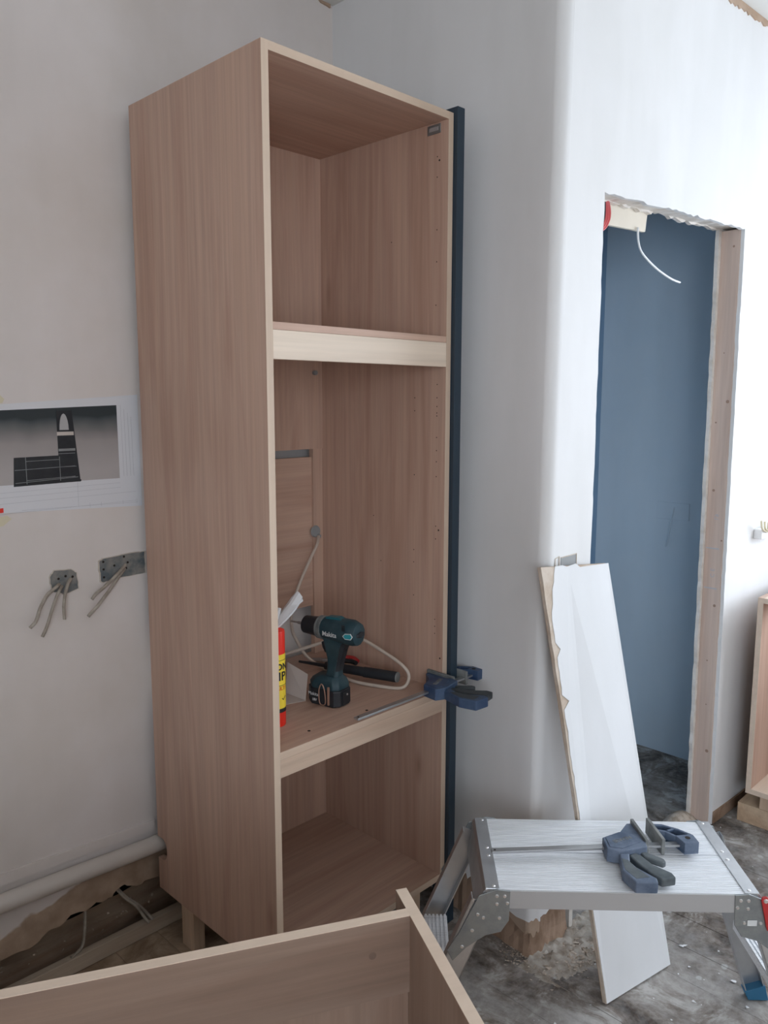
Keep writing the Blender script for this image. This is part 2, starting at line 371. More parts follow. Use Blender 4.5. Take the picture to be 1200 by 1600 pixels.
# alcove wall with rounded outer corner (plan line swept upwards)
R0 = .03; plan = []
for i in range(24):
    t_ = i/23; plan.append((.712 + (.668-.712)*t_**4, .60 + (-.281+R0-.60)*t_))
for i in range(1, 9):
    a = PI + (PI/2)*i/8; c = Vector((.668+R0, -.281+R0-.001)); plan.append((c.x + R0*math.cos(a), c.y + R0*math.sin(a)))
ra = random.Random(31)
def alcove(off, zb, zt, amp):
    bm = B(); F, K, T, T2 = [], [], [], []
    n = len(plan)
    for i, (X, Y) in enumerate(plan):
        a = Vector(plan[max(i-1, 0)]); b = Vector(plan[min(i+1, n-1)]); d_ = (b-a).normalized(); nr = Vector((-d_.y, d_.x))
        if nr.x < 0 and nr.y < 0: pass
        p = Vector((X, Y)) + nr*off; q = Vector((X, Y)) + nr*(off+.012)
        z = zb(Y, i) + amp*(ra.random()-.5)
        lean = .030*max(0, (.58-Y)/.86)**4*(1-z/CEIL)
        lt_ = .030*max(0, (.58-Y)/.86)**4*(1-zt/CEIL)
        F.append(bm.verts.new((p.x-lean, p.y, z))); K.append(bm.verts.new((q.x-lean, q.y, z))); T.append(bm.verts.new((p.x-lt_, p.y, zt))); T2.append(bm.verts.new((q.x-lt_, q.y, zt)))
    for i in range(n-1):
        bm.faces.new([F[i], F[i+1], T[i+1], T[i]]); bm.faces.new([K[i+1], K[i], T2[i], T2[i+1]]); bm.faces.new([F[i+1], F[i], K[i], K[i+1]]); bm.faces.new([T[i], T[i+1], T2[i+1], T2[i]])
    bm.faces.new([F[0], T[0], T2[0], K[0]]); bm.faces.new([F[-1], K[-1], T2[-1], T[-1]])
    return bm
wa = struct('wall_alcove', alcove(0, lambda y, i: 0 if y > -.02 else (.10 if i < 24 else .115), CEIL, .02), M['wall_w'], smooth=True)
obj('torn_board_paper', alcove(.002, lambda y, i: 0.0 if y > -.02 else .075, .2, .022), M['papertan'], wa)
# core behind
bm = B(); rings = []
for k in range(12):
    z = k/11*.22; row = []
    for i in range(0, 40):
        t_ = i/39
        if t_ < .55: p = Vector((.716, .10)).lerp(Vector((.676, -.262)), t_/.55)
        else: p = Vector((.676, -.262)).lerp(Vector((.668+.17, -.276)), (t_-.55)/.45)
        nz_ = noise.noise(Vector((p.x*40, p.y*40, z*12)))*.007 + noise.noise(Vector((p.x*130, p.y*130, z*50)))*.003
        rec = 0 if z > .11 else -.010*(1-max(0, (z-.07))/.04 if z > .07 else 1)
        out = Vector((-1, -.6)) if t_ < .55 else Vector((-.1, -1))
        p = p - out*(.014 + rec) + out*(nz_*(1 if z < .1 else .3) + .012*max(0, 1-z/.05))
        row.append(bm.verts.new((p.x-.022, p.y, z)))
    rings.append(row)
for a, b in zip(rings, rings[1:]):
    for i in range(39): bm.faces.new([a[i], a[i+1], b[i+1], b[i]])
obj('crumbled_core', bm, M['core'], wa)
obj('wall_mass', prism(B(), [(.745, .7), (.72, -.24), (.75, -.25), (.80, -.255), (.80, .7)], 0.0, CEIL), M['dark'], wa)
# closet beyond the opening
CX = 2.135
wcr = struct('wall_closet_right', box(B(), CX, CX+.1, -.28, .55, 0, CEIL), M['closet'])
struct('wall_closet_back', box(B(), .80, CX, .43, .55, 0, CEIL), M['closet_shade'])
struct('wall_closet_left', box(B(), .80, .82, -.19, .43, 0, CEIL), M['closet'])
# window wall, left wall, rear wall
y0, y1, z0, z1 = WIN
bm = B(); box(bm, WX, WX+.2, RY, y0, 0, CEIL); box(bm, WX, WX+.2, y1, .6, 0, CEIL); box(bm, WX, WX+.2, y0, y1, 0, z0); box(bm, WX, WX+.2, y0, y1, z1, CEIL)
struct('wall_right', bm, M['wall_w'])
bm = B(); box(bm, WX+.08, WX+.13, y0, y1, z0, z0+.06); box(bm, WX+.08, WX+.13, y0, y1, z1-.06, z1)
for yy in (y0, (y0+y1)/2-.03, y1-.06): box(bm, WX+.08, WX+.13, yy, yy+.06, z0, z1)
w1 = struct('window_1', bm, M['white'])
bx('window_sill', (WX-.03, WX+.08, y0-.05, y1+.05, z0-.03, z0), M['white'], w1)
struct('wall_rear', box(B(), -2.1, WX+.2, RY-.2, RY, 0, CEIL), M['wall'])
a, b, c, e = LWN
bm = B(); box(bm, -2.2, -2.0, RY-.2, a, 0, CEIL); box(bm, -2.2, -2.0, b, .78, 0, CEIL); box(bm, -2.2, -2.0, a, b, 0, c); box(bm, -2.2, -2.0, a, b, e, CEIL)
struct('wall_left', bm, M['wall'])
bm = B(); box(bm, -2.13, -2.08, a, b, c, c+.06); box(bm, -2.13, -2.08, a, b, e-.06, e)
for yy in (a, (a+b)/2-.03, b-.06): box(bm, -2.13, -2.08, yy, yy+.06, c, e)
struct('fill_window', bm, M['white'])  # frame of the unseen window that lets in fill light from the left
# peeled strip between door wall and ceiling, chipped corner over the cabinet, corner caulk ridge
P_ = [(.70, CEIL)] + ragged((.70, 2.69), (.78, 2.663), 8, .003, rd) + ragged((.78, 2.663), (1.4, 2.683), 40, .006, rd) + [(1.4, CEIL)]
struct('trim_2', prism(B(), P_, -.004, .0, fn=lambda s, z, n: wp(s, z, n)), M['papertan'])
struct('trim_3', prism(B(), [(.655, CEIL), (.662, 2.699-.015), (.69, 2.682), (.70, 2.68), (.70, CEIL)], .574, .5799, 'xz'), M['papertan'])
bm = B(); tube(bm, [(.7045, .574, 0.2+i*.25 + 0) for i in range(10)], .0045, 8); struct('trim_4', bm, M['wall'])

# ================================================================== TALL CABINET
H, D, W, T = 2.221, .54, .60, .018
tc_ = thing('tall_cabinet', 'tall open oak cabinet carcass with two shelves standing in the alcove corner', 'cabinet', (0, 0, 0))
notch = [(D, .143), (D, .235)] + [(.515 - .022*math.sin(a_) , .2665 - .0315*math.cos(a_)) for a_ in [PI*i/8 for i in range(9)]] + [(D, .298), (D, H), (.001, H), (.001, .143)]
obj('side_panel', prism(B(), notch, 0, T, 'yz'), M['oak_z'], tc_, .0006)
obj('side_panel', prism(B(), notch, W-T, W, 'yz'), M['oak_z'], tc_, .0006)
bx('edge_band', (0, T, 0, .001, .143, H), M['edge'], tc_); bx('edge_band', (W-T, W, 0, .001, .143, H), M['edge'], tc_)
bx('top_panel', (T, W-T, .001, D, H-T, H), M['oak_x'], tc_, .0004); bx('edge_band', (T, W-T, 0, .001, H-T, H), M['edge_x'], tc_)
bx('bottom_panel', (T, W-T, .001, D, .143, .161), M['oak_x'], tc_); bx('edge_band', (T, W-T, 0, .001, .143, .161), M['edge_x'], tc_)
bx('shelf', (T, W-T, .001, .50, 1.652, 1.668), M['oak_x'], tc_, .0004, label='upper fixed shelf')
bx('shelf_rail', (T, W-T, 0, .018, 1.590, 1.6515), M['rail_pale'], tc_, .0006, label='pale rail under the upper shelf')
bx('shelf', (T, W-T, .001, .52, .692, .710), M['oak_x'], tc_, .0004, label='lower fixed shelf carrying the tools')
bx('shelf_rail', (T, W-T, 0, .018, .648, .6915), M['rail_oak'], tc_, .0006, label='rail under the lower shelf')
bx('edge_band', (T, W-T, -.0002, .001, .692, .710), M['rail_oak'], tc_)
bx('back_panel', (T, W-T, .494, .510, 1.668, H-T), M['oak_z'], tc_); bx('back_panel', (T, W-T, .494, .510, 1.356, 1.652), M['oak_z'], tc_)
bx('back_panel', (T, .545, .505, .520, .865, 1.331), M['oak_x'], tc_, label='loose lower back board with a slot above it')
bx('back_panel', (.545, W-T, .497, .515, .71, 1.356), M['oak_z'], tc_); bx('back_panel', (T, W-T, .494, .510, .161, .692), M['oak_z'], tc_)
for X, Y in ((.02, .40), (.53, .40), (.02, .06), (.53, .06)): bx('leg', (X, X+.034, Y, Y+.06, 0, .143), M['softwood'], tc_, .001)
# shelf pin and screw holes
bm = B()
def pin(y, z, r=.0016): cyl(bm, (.5819, y, z), (.5805+.0011, y, z), r, seg=8)
for y, z in ((.037, 2.12), (.037, 2.07), (.036, 1.94), (.036, 1.86), (.037, 1.75), (.030, 1.545), (.030, 1.51), (.030, 1.487), (.030, 1.470), (.030, 1.462), (.030, 1.405), (.030, 1.37), (.030, 1.34), (.030, 1.30), (.030, 1.165), (.030, 1.13), (.030, .905), (.030, .885), (.030, .865), (.11, 1.51), (.11, 1.475), (.11, 1.30), (.11, 1.09), (.11, 1.055), (.11, .96), (.24, 1.04), (.27, 1.17), (.20, 1.93)): pin(y, z)
pin(.010, .798, .0026); pin(.020, 1.155, .0026); pin(.030, 2.11, .0026)
for X, Y in ((.143, .048), (.332, .042)): cyl(bm, (X, Y, .7095), (X, Y, .7105), .004, seg=10)
cyl(bm, (.40, .5045, 1.29), (.40, .507, 1.29), .003, seg=8)
obj('pin_holes', bm, M['hole'], tc_, kind='stuff')
hp_ = bx('hinge_plate', (.5795, .5819, .026, .070, 2.176, 2.199), M['galv'], tc_, .002); bx('slot_cover', (.5785, .5795, .033, .063, 2.183, 2.192), M['alu_dull'], hp_)
bm = B(); cyl(bm, (.552, .497, 1.10), (.552, .4925, 1.10), .019, .016, 24); cyl(bm, (.560, .4925, 1.085), (.560, .486, 1.085), .007, .006, 12); obj('cable_grommet', bm, M['grommet'], tc_, smooth=True)
bm = B(); cyl(bm, (.55, .4939, 1.585), (.55, .484, 1.585), .007, seg=12); obj('corner_plug', bm, M['grommet'], tc_)

# dark filler strip clamped to the right side
tag(bx('filler_strip', (.602, .630, -.012, .046, .002, 2.236), M['black_strip'], None, .001), 'near-black upright strip clamped along the right side of the tall cabinet', 'panel')

# ================================================================== PIPE
pp = thing('heating_pipe', 'painted heating pipe running low along the left wall into the cabinet notch', 'pipe', (-1.0, .55, .27))
bm = B(); tube(bm, [(-1.9, .5535, .335), (-.4, .5535, .283), (.03, .5535, .2665), (.66, .5535, .258)], .0235, 20); obj('pipe_run', bm, M['pipe'], pp, smooth=True)
bm = B(); prism(bm, [(-1.9, .378), (.012, .299), (.012, .327), (-1.9, .412)], .5735, .5799, 'xz'); obj('sealant_fillet', bm, M['wall'], pp)

# ================================================================== DRAWING SHEET
ds = thing('wall_drawing', 'printed cabinet elevation sheet taped to the left wall beside the cabinet', 'poster', (-.34, .579, 1.22))
Y1 = .5785
obj('sheet', prism(B(), [(.013, 1.517), (-.335, 1.493), (-.50, 1.486), (-.52, 1.226), (-.351, 1.238), (.015, 1.223)], Y1, .5798, 'xz'), M['paper'], ds)
def pr(name, pts, m, k=1): return obj(name, prism(B(), pts, Y1-.0004*k, Y1-.0004*(k-1), 'xz'), m, ds)
# printed picture: grey room fading to dark along its top edge
m = mat('printed_grey_room', (.3, .28, .27), .7); t = NT(m)
tc = t.n('ShaderNodeTexCoord'); sp = t.n('ShaderNodeSeparateXYZ'); t.l(tc.outputs['Object'], sp.inputs[0])
mr = t.n('ShaderNodeMapRange'); mr.inputs[1].default_value = .09; mr.inputs[2].default_value = .27; t.l(sp.outputs['Z'], mr.inputs[0])
nz2 = t.noise(t.coord((1, 1, 1), False), 9, 2); ad = t.n('ShaderNodeMath', operation='ADD'); t.l(mr.outputs[0], ad.inputs[0])
mu = t.n('ShaderNodeMath', operation='MULTIPLY'); t.l(nz2, mu.inputs[0]); mu.inputs[1].default_value = .3; t.l(mu.outputs[0], ad.inputs[1])
t.col(t.ramp(ad.outputs[0], [(.25, (.46, .43, .42)), (.62, (.36, .33, .32)), (.95, (.07, .085, .09)), (1.0, (.03, .04, .045))]))
M['print'] = m
pr('printed_picture', [(-.047, 1.490), (-.52, 1.472), (-.52, 1.288), (-.346, 1.303), (-.046, 1.301)], M['print'], 1)
pr('printed_base_units', [(-.20, 1.368), (-.312, 1.367), (-.316, 1.298), (-.15, 1.3005), (-.15, 1.305), (-.20, 1.305)], M['black'], 2)
pr('printed_tall_unit', [(-.205, 1.477), (-.166, 1.478), (-.152, 1.300), (-.205, 1.300)], M['black'], 3)
def seg(x0_, z0_, x1_, z1_, wd_=.0009, m_=M['line'], k=4):
    d_ = Vector((x1_-x0_, z1_-z0_)).normalized()*wd_/2; n_ = Vector((-d_.y, d_.x))
    return [(x0_+n_.x, z0_+n_.y), (x1_+n_.x, z1_+n_.y), (x1_-n_.x, z1_-n_.y), (x0_-n_.x, z0_-n_.y)]
bm = B()
for s_ in ((-.312, 1.337, -.165, 1.340), (-.285, 1.311, -.165, 1.314), (-.285, 1.367, -.285, 1.302), (-.205, 1.372, -.163, 1.372), (-.203, 1.365, -.203, 1.305), (-.204, 1.339, -.161, 1.339), (-.312, 1.306, -.158, 1.312), (-.285, 1.357, -.203, 1.358)): prism(bm, seg(*s_, .0012), Y1-.0018, Y1-.0011, 'xz')
obj('printed_outline', bm, M['galv'], ds)
pr('printed_band', seg(-.206, 1.421, -.164, 1.421, .009), M['card'], 4); pr('printed_band', seg(-.204, 1.381, -.162, 1.381, .006), M['galv'], 4)
obj('printed_appliance', prism(B(), [(-.199 + .0115*(1-math.cos(a_)) , 1.430 + .04*math.sin(a_)) for a_ in [PI*i/10 for i in range(11)]], Y1-.002, Y1-.0013, 'xz'), M['alu_dull'], ds)
bm = B()
for i, X in enumerate((-.036, -.027, -.017, -.008)): prism(bm, seg(X, 1.49 - .01*i, X+.002, 1.305, .0007), Y1-.0003, Y1, 'xz')
for dz in (.012, .024, .038, .062): prism(bm, seg(-.35, 1.303-dz-.006, -.002 if dz > .03 else -.045, 1.301-dz, .0006), Y1-.0003, Y1, 'xz')
for X in (-.04, .0, -.1, -.13): prism(bm, seg(X, 1.243, X+.0, 1.232, .0006), Y1-.0003, Y1, 'xz')
prism(bm, seg(-.30, 1.240, -.0, 1.234, .0006), Y1-.0003, Y1, 'xz'); prism(bm, seg(-.16, 1.30, -.16, 1.235, .0005), Y1-.0003, Y1, 'xz')
obj('printed_lines', bm, M['line'], ds)
pr('printed_red_logo', [(-.36, 1.238+.0), (-.343, 1.239), (-.343, 1.250), (-.36, 1.249)], M['can_red'], 2)
tp = thing('masking_tape', 'cream masking tape scrap under the lower edge of the drawing sheet', 'tape', (-.34, .579, 1.22))
obj('tape_strip', prism(B(), [(-.37, 1.226), (-.335, 1.231), (-.325, 1.222), (-.345, 1.207), (-.37, 1.205)], .5793, .5799, 'xz'), M['tape'], tp)
tag(obj('masking_tape', prism(B(), [(-.37, 1.522), (-.34, 1.520), (-.325, 1.505), (-.33, 1.496), (-.37, 1.494)], .5776, .5784, 'xz'), M['tape']), 'cream masking tape scrap over the top edge of the drawing sheet', 'tape')

# ================================================================== BACK BOXES WITH CABLES
def backbox(name, label, pts, holes, cables, tint=None):
    root = thing(name, label, 'electrical box', (sum(p[0] for p in pts)/len(pts), .58, min(p[1] for p in pts)), 0, 'open back boxes with cut cables on the left wall')
    rg = random.Random(len(pts)); O_ = []
    for a_, b_ in zip(pts, pts[1:]+pts[:1]): O_ += ragged(a_, b_, 5, .0012, rg)
    obj('box_plate', prism(B(), O_, .5772, .5799, 'xz'), M['boxgrey'], root)
    rim = B(); c = Vector((sum(p[0] for p in pts)/len(pts), sum(p[1] for p in pts)/len(pts)))
    for i in range(len(O_)):
        a_, b_ = Vector(O_[i]), Vector(O_[(i+1) % len(O_)]); a2 = c+(a_-c)*1.05; b2 = c+(b_-c)*1.05
        prism(rim, [a_[:], b_[:], b2[:], a2[:]], .5765, .5799, 'xz')
    obj('chipped_rim', rim, M['torn'], root)
    for h in holes:
        bm = B(); cyl(bm, (h[0], .5773, h[1]), (h[0], .5768, h[1]), .0032, seg=10); obj('screw_hole', bm, M['hole'], root)
    for cpts in cables:
        bm = B(); tube(bm, cpts, .0043, 8); obj('cut_cable', bm, M['cable_grey'], root, smooth=True)
    return root
backbox('back_box', 'small ragged back box with three cut cables, nearer the drawing', [(-.240, 1.030), (-.243, 1.068), (-.232, 1.082), (-.190, 1.079), (-.176, 1.069), (-.173, 1.028), (-.212, 1.018), (-.222, 1.026)],
        [(-.222, 1.060), (-.204, 1.064), (-.186, 1.06)],
        [[(-.222, .576, 1.046), (-.235, .560, 1.045), (-.265, .550, 1.028), (-.285, .545, 1.0), (-.296, .545, .972), (-.310, .548, .957)], [(-.215, .576, 1.040), (-.230, .560, 1.032), (-.25, .550, 1.0), (-.27, .545, .955), (-.283, .545, .93)],
         [(-.192, .576, 1.055), (-.205, .562, 1.048), (-.218, .552, 1.025), (-.225, .548, .995), (-.225, .548, .962)]])
backbox('back_box', 'wide rectangular back box with two cut cables, touching the cabinet side', [(-.112, 1.036), (-.114, 1.088), (-.104, 1.094), (-.04, 1.098), (.0145, 1.098), (.0145, 1.040), (-.06, 1.038), (-.105, 1.032)],
        [(-.103, 1.086), (-.103, 1.066), (-.103, 1.045), (-.073, 1.072), (-.045, 1.092), (-.04, 1.06), (-.035, 1.075)],
        [[(-.042, .576, 1.070), (-.065, .562, 1.058), (-.11, .550, 1.030), (-.14, .548, 1.012), (-.152, .548, 1.0)], [(-.045, .576, 1.060), (-.070, .560, 1.045), (-.10, .548, 1.02), (-.135, .545, .985), (-.165, .545, .958)]])
for k, cp in enumerate(([(-.105, .60, .165), (-.085, .585, .13), (-.06, .570, .10), (-.04, .562, .06), (-.035, .545, .047)], [(-.10, .603, .16), (-.078, .585, .125), (-.05, .572, .095), (-.028, .565, .062), (-.02, .55, .047)], [(-.19, .60, .15), (-.20, .585, .10), (-.215, .57, .06), (-.24, .565, .047), (-.252, .562, .0475)])):
    bm = B(); tube(bm, cp, .0042, 8)
    o = obj('floor_cable', bm, M['cable_grey'], smooth=True)
    tag(o, ['dusty cable from the torn wall foot, second nearest to the cabinet leg', 'dusty cable coming out of the torn wall foot, nearest to the cabinet leg', 'single dusty cable drooping onto the batten farther from the cabinet'][k], 'cable')

# ================================================================== FOREGROUND CABINET
FA = math.atan2(-.4644, .8856); fd = Vector((.8856, -.4644, 0)); fn_ = Vector((.4644, .8856, 0))   # fd along long panel, fn_ away from camera
fc = thing('base_cabinet', 'open-topped brown base cabinet carcass standing in front of the tall cabinet', 'cabinet', (-.21, -.613, 0), FA)
TZ = .72
# local: x along fd (0 at the junction), y along fn_
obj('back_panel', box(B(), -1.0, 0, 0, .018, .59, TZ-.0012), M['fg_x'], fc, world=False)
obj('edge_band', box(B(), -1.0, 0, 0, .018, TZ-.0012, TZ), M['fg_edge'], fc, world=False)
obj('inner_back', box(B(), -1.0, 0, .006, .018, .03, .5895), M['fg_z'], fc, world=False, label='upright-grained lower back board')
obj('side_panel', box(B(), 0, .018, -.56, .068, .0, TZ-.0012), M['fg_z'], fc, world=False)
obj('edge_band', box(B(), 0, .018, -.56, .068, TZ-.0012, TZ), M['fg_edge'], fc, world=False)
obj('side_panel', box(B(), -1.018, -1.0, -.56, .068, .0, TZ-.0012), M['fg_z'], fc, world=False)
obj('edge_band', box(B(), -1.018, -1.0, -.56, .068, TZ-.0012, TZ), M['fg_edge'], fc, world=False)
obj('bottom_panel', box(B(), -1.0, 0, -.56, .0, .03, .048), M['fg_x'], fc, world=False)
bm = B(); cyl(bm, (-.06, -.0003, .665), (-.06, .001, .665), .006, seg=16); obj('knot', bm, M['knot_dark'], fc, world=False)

# ================================================================== PLATFORM
PA = math.atan2(-.7311, .6823)
DZ = .48
pf = thing('work_platform', 'folding aluminium work platform standing between base cabinet and doorway', 'step platform', (.5225, -.5425, 0), PA)
L2, W2 = .29, .145
def pob(name, bm, m, bev=0, par=pf, **k): return obj(name, bm, m, par, bev, world=False, **k)
for s_ in (-1, 1):
    y0_, y1_ = (-W2, -.002) if s_ < 0 else (.002, W2)
    bm = B(); box(bm, -L2+.03, L2-.03, y0_, y1_, DZ-.012, DZ-.0014)
    nr_ = 22
    for i in range(nr_):
        a_ = y0_ + (y1_-y0_)*(i+.12)/nr_; b_ = y0_ + (y1_-y0_)*(i+.88)/nr_; box(bm, -L2+.03, L2-.03, a_, b_, DZ-.0014, DZ)
    pob('deck_plank', bm, M['alu'])
pob('side_rail', box(B(), -L2+.02, L2-.02, -W2-.002, -W2+.001, DZ-.042, DZ-.001), M['alu_dull'], .0008)
pob('side_rail', box(B(), -L2+.02, L2-.02, W2-.001, W2+.002, DZ-.042, DZ-.001), M['alu_dull'], .0008)
for s_ in (-1, 1):
    sx = lambda a, b: (min(s_*a, s_*b), max(s_*a, s_*b))
    a_, b_ = sx(L2-.034, L2-.004)
    es = pob('end_strip', box(B(), a_, b_, -W2, W2, DZ, DZ+.0022), M['alu_end'], .0008)
    pts = [(s_*(L2-.012), DZ+.002), (s_*(L2-.004), DZ), (s_*(L2+.001), DZ-.006), (s_*(L2+.003), DZ-.03), (s_*(L2+.012), DZ-.085), (s_*(L2+.009), DZ-.087), (s_*(L2-.001), DZ-.03), (s_*(L2-.004), DZ-.01)]
    pob('end_plate', prism(B(), pts, -W2, W2, 'xz'), M['alu_end'], .0006)
    for yy in (-.135, -.02, .012, .135):
        bm = B(); cyl(bm, (s_*(L2-.022), yy, DZ+.0022), (s_*(L2-.022), yy, DZ+.0038), .0042, .003, 12); pob('rivet', bm, M['rivet'], par=es, smooth=True)
    for q in (-1, 1):
        y_ = q*(W2+.0035); ya, yb = (y_-.0015, y_+.0015)
        br = pob('hinge_bracket', prism(B(), [(s_*p[0], p[1]) for p in [(.262, DZ+.003), (.300, DZ-.012), (.342, DZ-.10), (.366, DZ-.139), (.354, DZ-.164), (.325, DZ-.132), (.285, DZ-.103), (.252, DZ-.094), (.236, DZ-.068), (.234, DZ)]], ya, yb, 'xz'), M['galv'], .001)
        for hx, hz in ((.262, -.012), (.246, -.012), (.240, -.028), (.262, -.030), (.256, -.062), (.302, -.055), (.290, -.062), (.313, -.092), (.334, -.13)):
            bm = B(); cyl(bm, (s_*hx, y_+q*.0015, DZ+hz), (s_*hx, y_+q*.0035, DZ+hz), .004, .003, 10); pob('rivet', bm, M['rivet'], par=br, smooth=True)
        # leg: U channel from the hinge to the floor
        toe = .025 if s_ > 0 else .012
        T0 = Vector((s_*.292, q*(W2-.012), DZ-.03)); F0 = Vector((s_*(.43 if s_ > 0 else .465), q*(W2-.012)+(toe if q > 0 else -toe), .028))
        d_ = (F0-T0).normalized(); ww = Vector((s_*d_.z*-1, 0, s_*d_.x)).normalized()*.024
        if ww.x*s_ < 0: ww = -ww
        yv = Vector((0, q*.0115, 0))
        def rect(P, a, b, c, d2): return [P+ww*a+yv*c, P+ww*b+yv*c, P+ww*b+yv*d2, P+ww*a+yv*d2]
        bm = B()
        for a, b, c, d2 in ((-1, 1, .85, 1), (-1, -.9, -1, 1), (.9, 1, -1, 1)): loft(bm, [rect(T0, a, b, c, d2), rect(F0, a, b, c, d2)])
        pob('leg', bm, M['alu_end'])
        ft = B(); G0 = F0 + d_*-.006; G1 = F0 + d_*(.0); 
        G1b = [Vector((v_.x, v_.y, 0.0005)) for v_ in rect(F0 + d_*(.028/abs(d_.z)), -1.1, 1.1, -1.15, 1.15)]
        loft(ft, [rect(G0, -1.1, 1.1, -1.15, 1.15), G1b]); pob('rubber_foot', ft, M['blue_plastic'], .001)
    # ribbed rung between the two legs
    T0 = Vector((s_*.292, 0, DZ-.03)); F0 = Vector((s_*.465, 0, .028)); d_ = (F0-T0).normalized()
    for zr in (.235,):
        c = T0 + (F0-T0)*((T0.z-zr)/(T0.z-F0.z))
        bm = B(); box(bm, c.x-.028, c.x+.028, -W2+.024, W2-.024, zr-.02, zr-.001)
        for i in range(6): xx = c.x-.027+i*.0095; box(bm, xx, xx+.0055, -W2+.024, W2-.024, zr-.001, zr+.003)
        rg_ = pob('rung', bm, M['alu'])
        for q in (-1,): pob('end_cap', box(B(), c.x-.031, c.x+.031, q*(W2-.0235)-.0015, q*(W2-.0235)+.0015, zr-.022, zr+.003), M['blue_plastic'], par=rg_)
lt = pob('red_latch', prism(B(), [(.287, DZ), (.296, DZ+.002), (.302, DZ-.004), (.322, DZ-.07), (.316, DZ-.078), (.302, DZ-.076), (.286, DZ-.008)], -W2-.011, -W2-.007, 'xz'), M['red'], .0015)
for hx, hz in ((.2945, -.008), (.311, -.065)):
    bm = B(); cyl(bm, (hx, -W2-.011, DZ+hz), (hx, -W2-.0135, DZ+hz), .005, .004, 12); pob('bolt', bm, M['rivet'], par=lt)
pob('paper_sticker', box(B(), .262, .282, -W2-.0063, -W2-.0058, DZ-.068, DZ-.055), M['print_white'])

# ================================================================== CLAMPS
def clamp(label, loc, rz, blue, grey, fx, tiltx=0):
    r_ = thing('bar_clamp', label, 'clamp', loc, rz); r_.rotation_euler = (tiltx, 0, rz)
    def P(name, pts, a, b, m, bev=.0015, par=r_): return obj(name, prism(B(), pts, a, b), m, par, bev, world=False)
    bm = B(); box(bm, -.26, fx+(.07 if fx < .14 else .052), -.010, .006, .013, .0185); bar = obj('bar', bm, M['steel'], r_, .0006, world=False)
    bm = B(); cyl(bm, (-.252, -.002, .0184), (-.252, -.002, .0190), .0025, seg=10); obj('bar_hole', bm, M['hole'], bar, world=False)
    hd = P('clamp_head', [(-.006, -.035), (-.002, .010), (.045, .032), (.070, .020), (.090, -.014), (.086, -.034), (.030, -.046), (.018, -.046)], 0, .032, blue, .002)
    P('logo_plate', [(.002, -.030), (.005, .006), (.044, .024), (.064, .014), (.080, -.014), (.028, -.038)], .032, .0332, blue, .0005, hd)
    def tf(c): return Vector((.040+c.x*math.cos(.35)-c.y*math.sin(.35), -.004+c.x*math.sin(.35)+c.y*math.cos(.35), .0333+c.z))
    obj('embossed_word', textmesh('IRWIN', .017, .0004, tf, .0002), M['pad'], hd, world=False)
    P('jaw_arm', [(.045, .032), (.078, .073), (.089, .073), (.090, -.012), (.070, .020)], .004, .028, blue)
    obj('jaw_pad', box(B(), .0892, .097, -.016, .080, -.002, .036), M['pad'], r_, .0015, world=False)
    gp = P('grip', [(.018, -.046), (.040, -.046), (.036, -.060), (.030, -.078), (.036, -.100), (.064, -.142), (.060, -.158), (.014, -.154), (.002, -.108), (.012, -.070)], 0, .026, blue, .003)
    P('grip_recess', [(.016, -.066), (.028, -.074), (.032, -.098), (.050, -.138), (.020, -.142), (.008, -.108)], .026, .0265, grey, .0003, gp)
    P('trigger', [(.040, -.048), (.056, -.038), (.066, -.050), (.078, -.086), (.106, -.118), (.108, -.136), (.076, -.142), (.060, -.118), (.046, -.075)], .003, .022, grey, .003)
    P('release_lever', [(.070, -.032), (.084, -.034), (.112, -.062), (.113, -.074), (.104, -.078), (.072, -.052)], .006, .02, grey, .003)
    obj('jaw_pad', box(B(), fx, fx+.008, -.014, .082, -.002, .036), M['pad'], r_, .0015, world=False)
    bm = B(); kx = 1 if fx < .14 else .72
    prism(bm, [(fx+.008, .064), (fx+.03, .060), (fx+.060, .038), (fx+.082, .012), (fx+.082, -.024), (fx+.048, -.026), (fx+.040, .006), (fx+.024, .028), (fx+.008, .036)], .004, .010)
    for pts in ([(fx+.008, .058), (fx+.03, .054), (fx+.056, .034), (fx+.078, .010), (fx+.082, .014), (fx+.060, .040), (fx+.03, .062), (fx+.008, .066)], [(fx+.008, .034), (fx+.024, .028), (fx+.040, .006), (fx+.045, .010), (fx+.028, .034), (fx+.008, .042)], [(fx+.030, .036), (fx+.050, .044), (fx+.054, .040), (fx+.034, .030)]): prism(bm, pts, .010, .030)
    prism(bm, [(fx+.040, .008), (fx+.078, .012), (fx+.082, .008), (fx+.082, -.024), (fx+.048, -.026)], .010, .032)
    for v_ in bm.verts: v_.co.x = fx+.008 + (v_.co.x-fx-.008)*kx
    fj = obj('fixed_jaw', bm, blue, r_, .0012, world=False)
    bm = B(); cyl(bm, (fx+.064*kx, -.004, .032), (fx+.064*kx, -.004, .0325), .006, seg=12); obj('jaw_hole', bm, M['hole'], fj, world=False)
    return r_
cu = Vector((.6823, -.7311, 0)); cn = Vector((.7311, .6823, 0))
q = Vector((.5225, -.5425, 0)) + cu*(-.004) + cn*(-.006)
clamp('dusty blue bar clamp lying flat on the work platform', (q.x, q.y, DZ+.0045), PA+math.radians(5.5), M['clamp_blue'], M['clamp_grey'], .128)
clamp('dark blue bar clamp gripping the tall cabinet edge and black strip', (.4840, -.030, .724), 0, M['clamp_blue2'], M['clamp_grey2'], .1470)

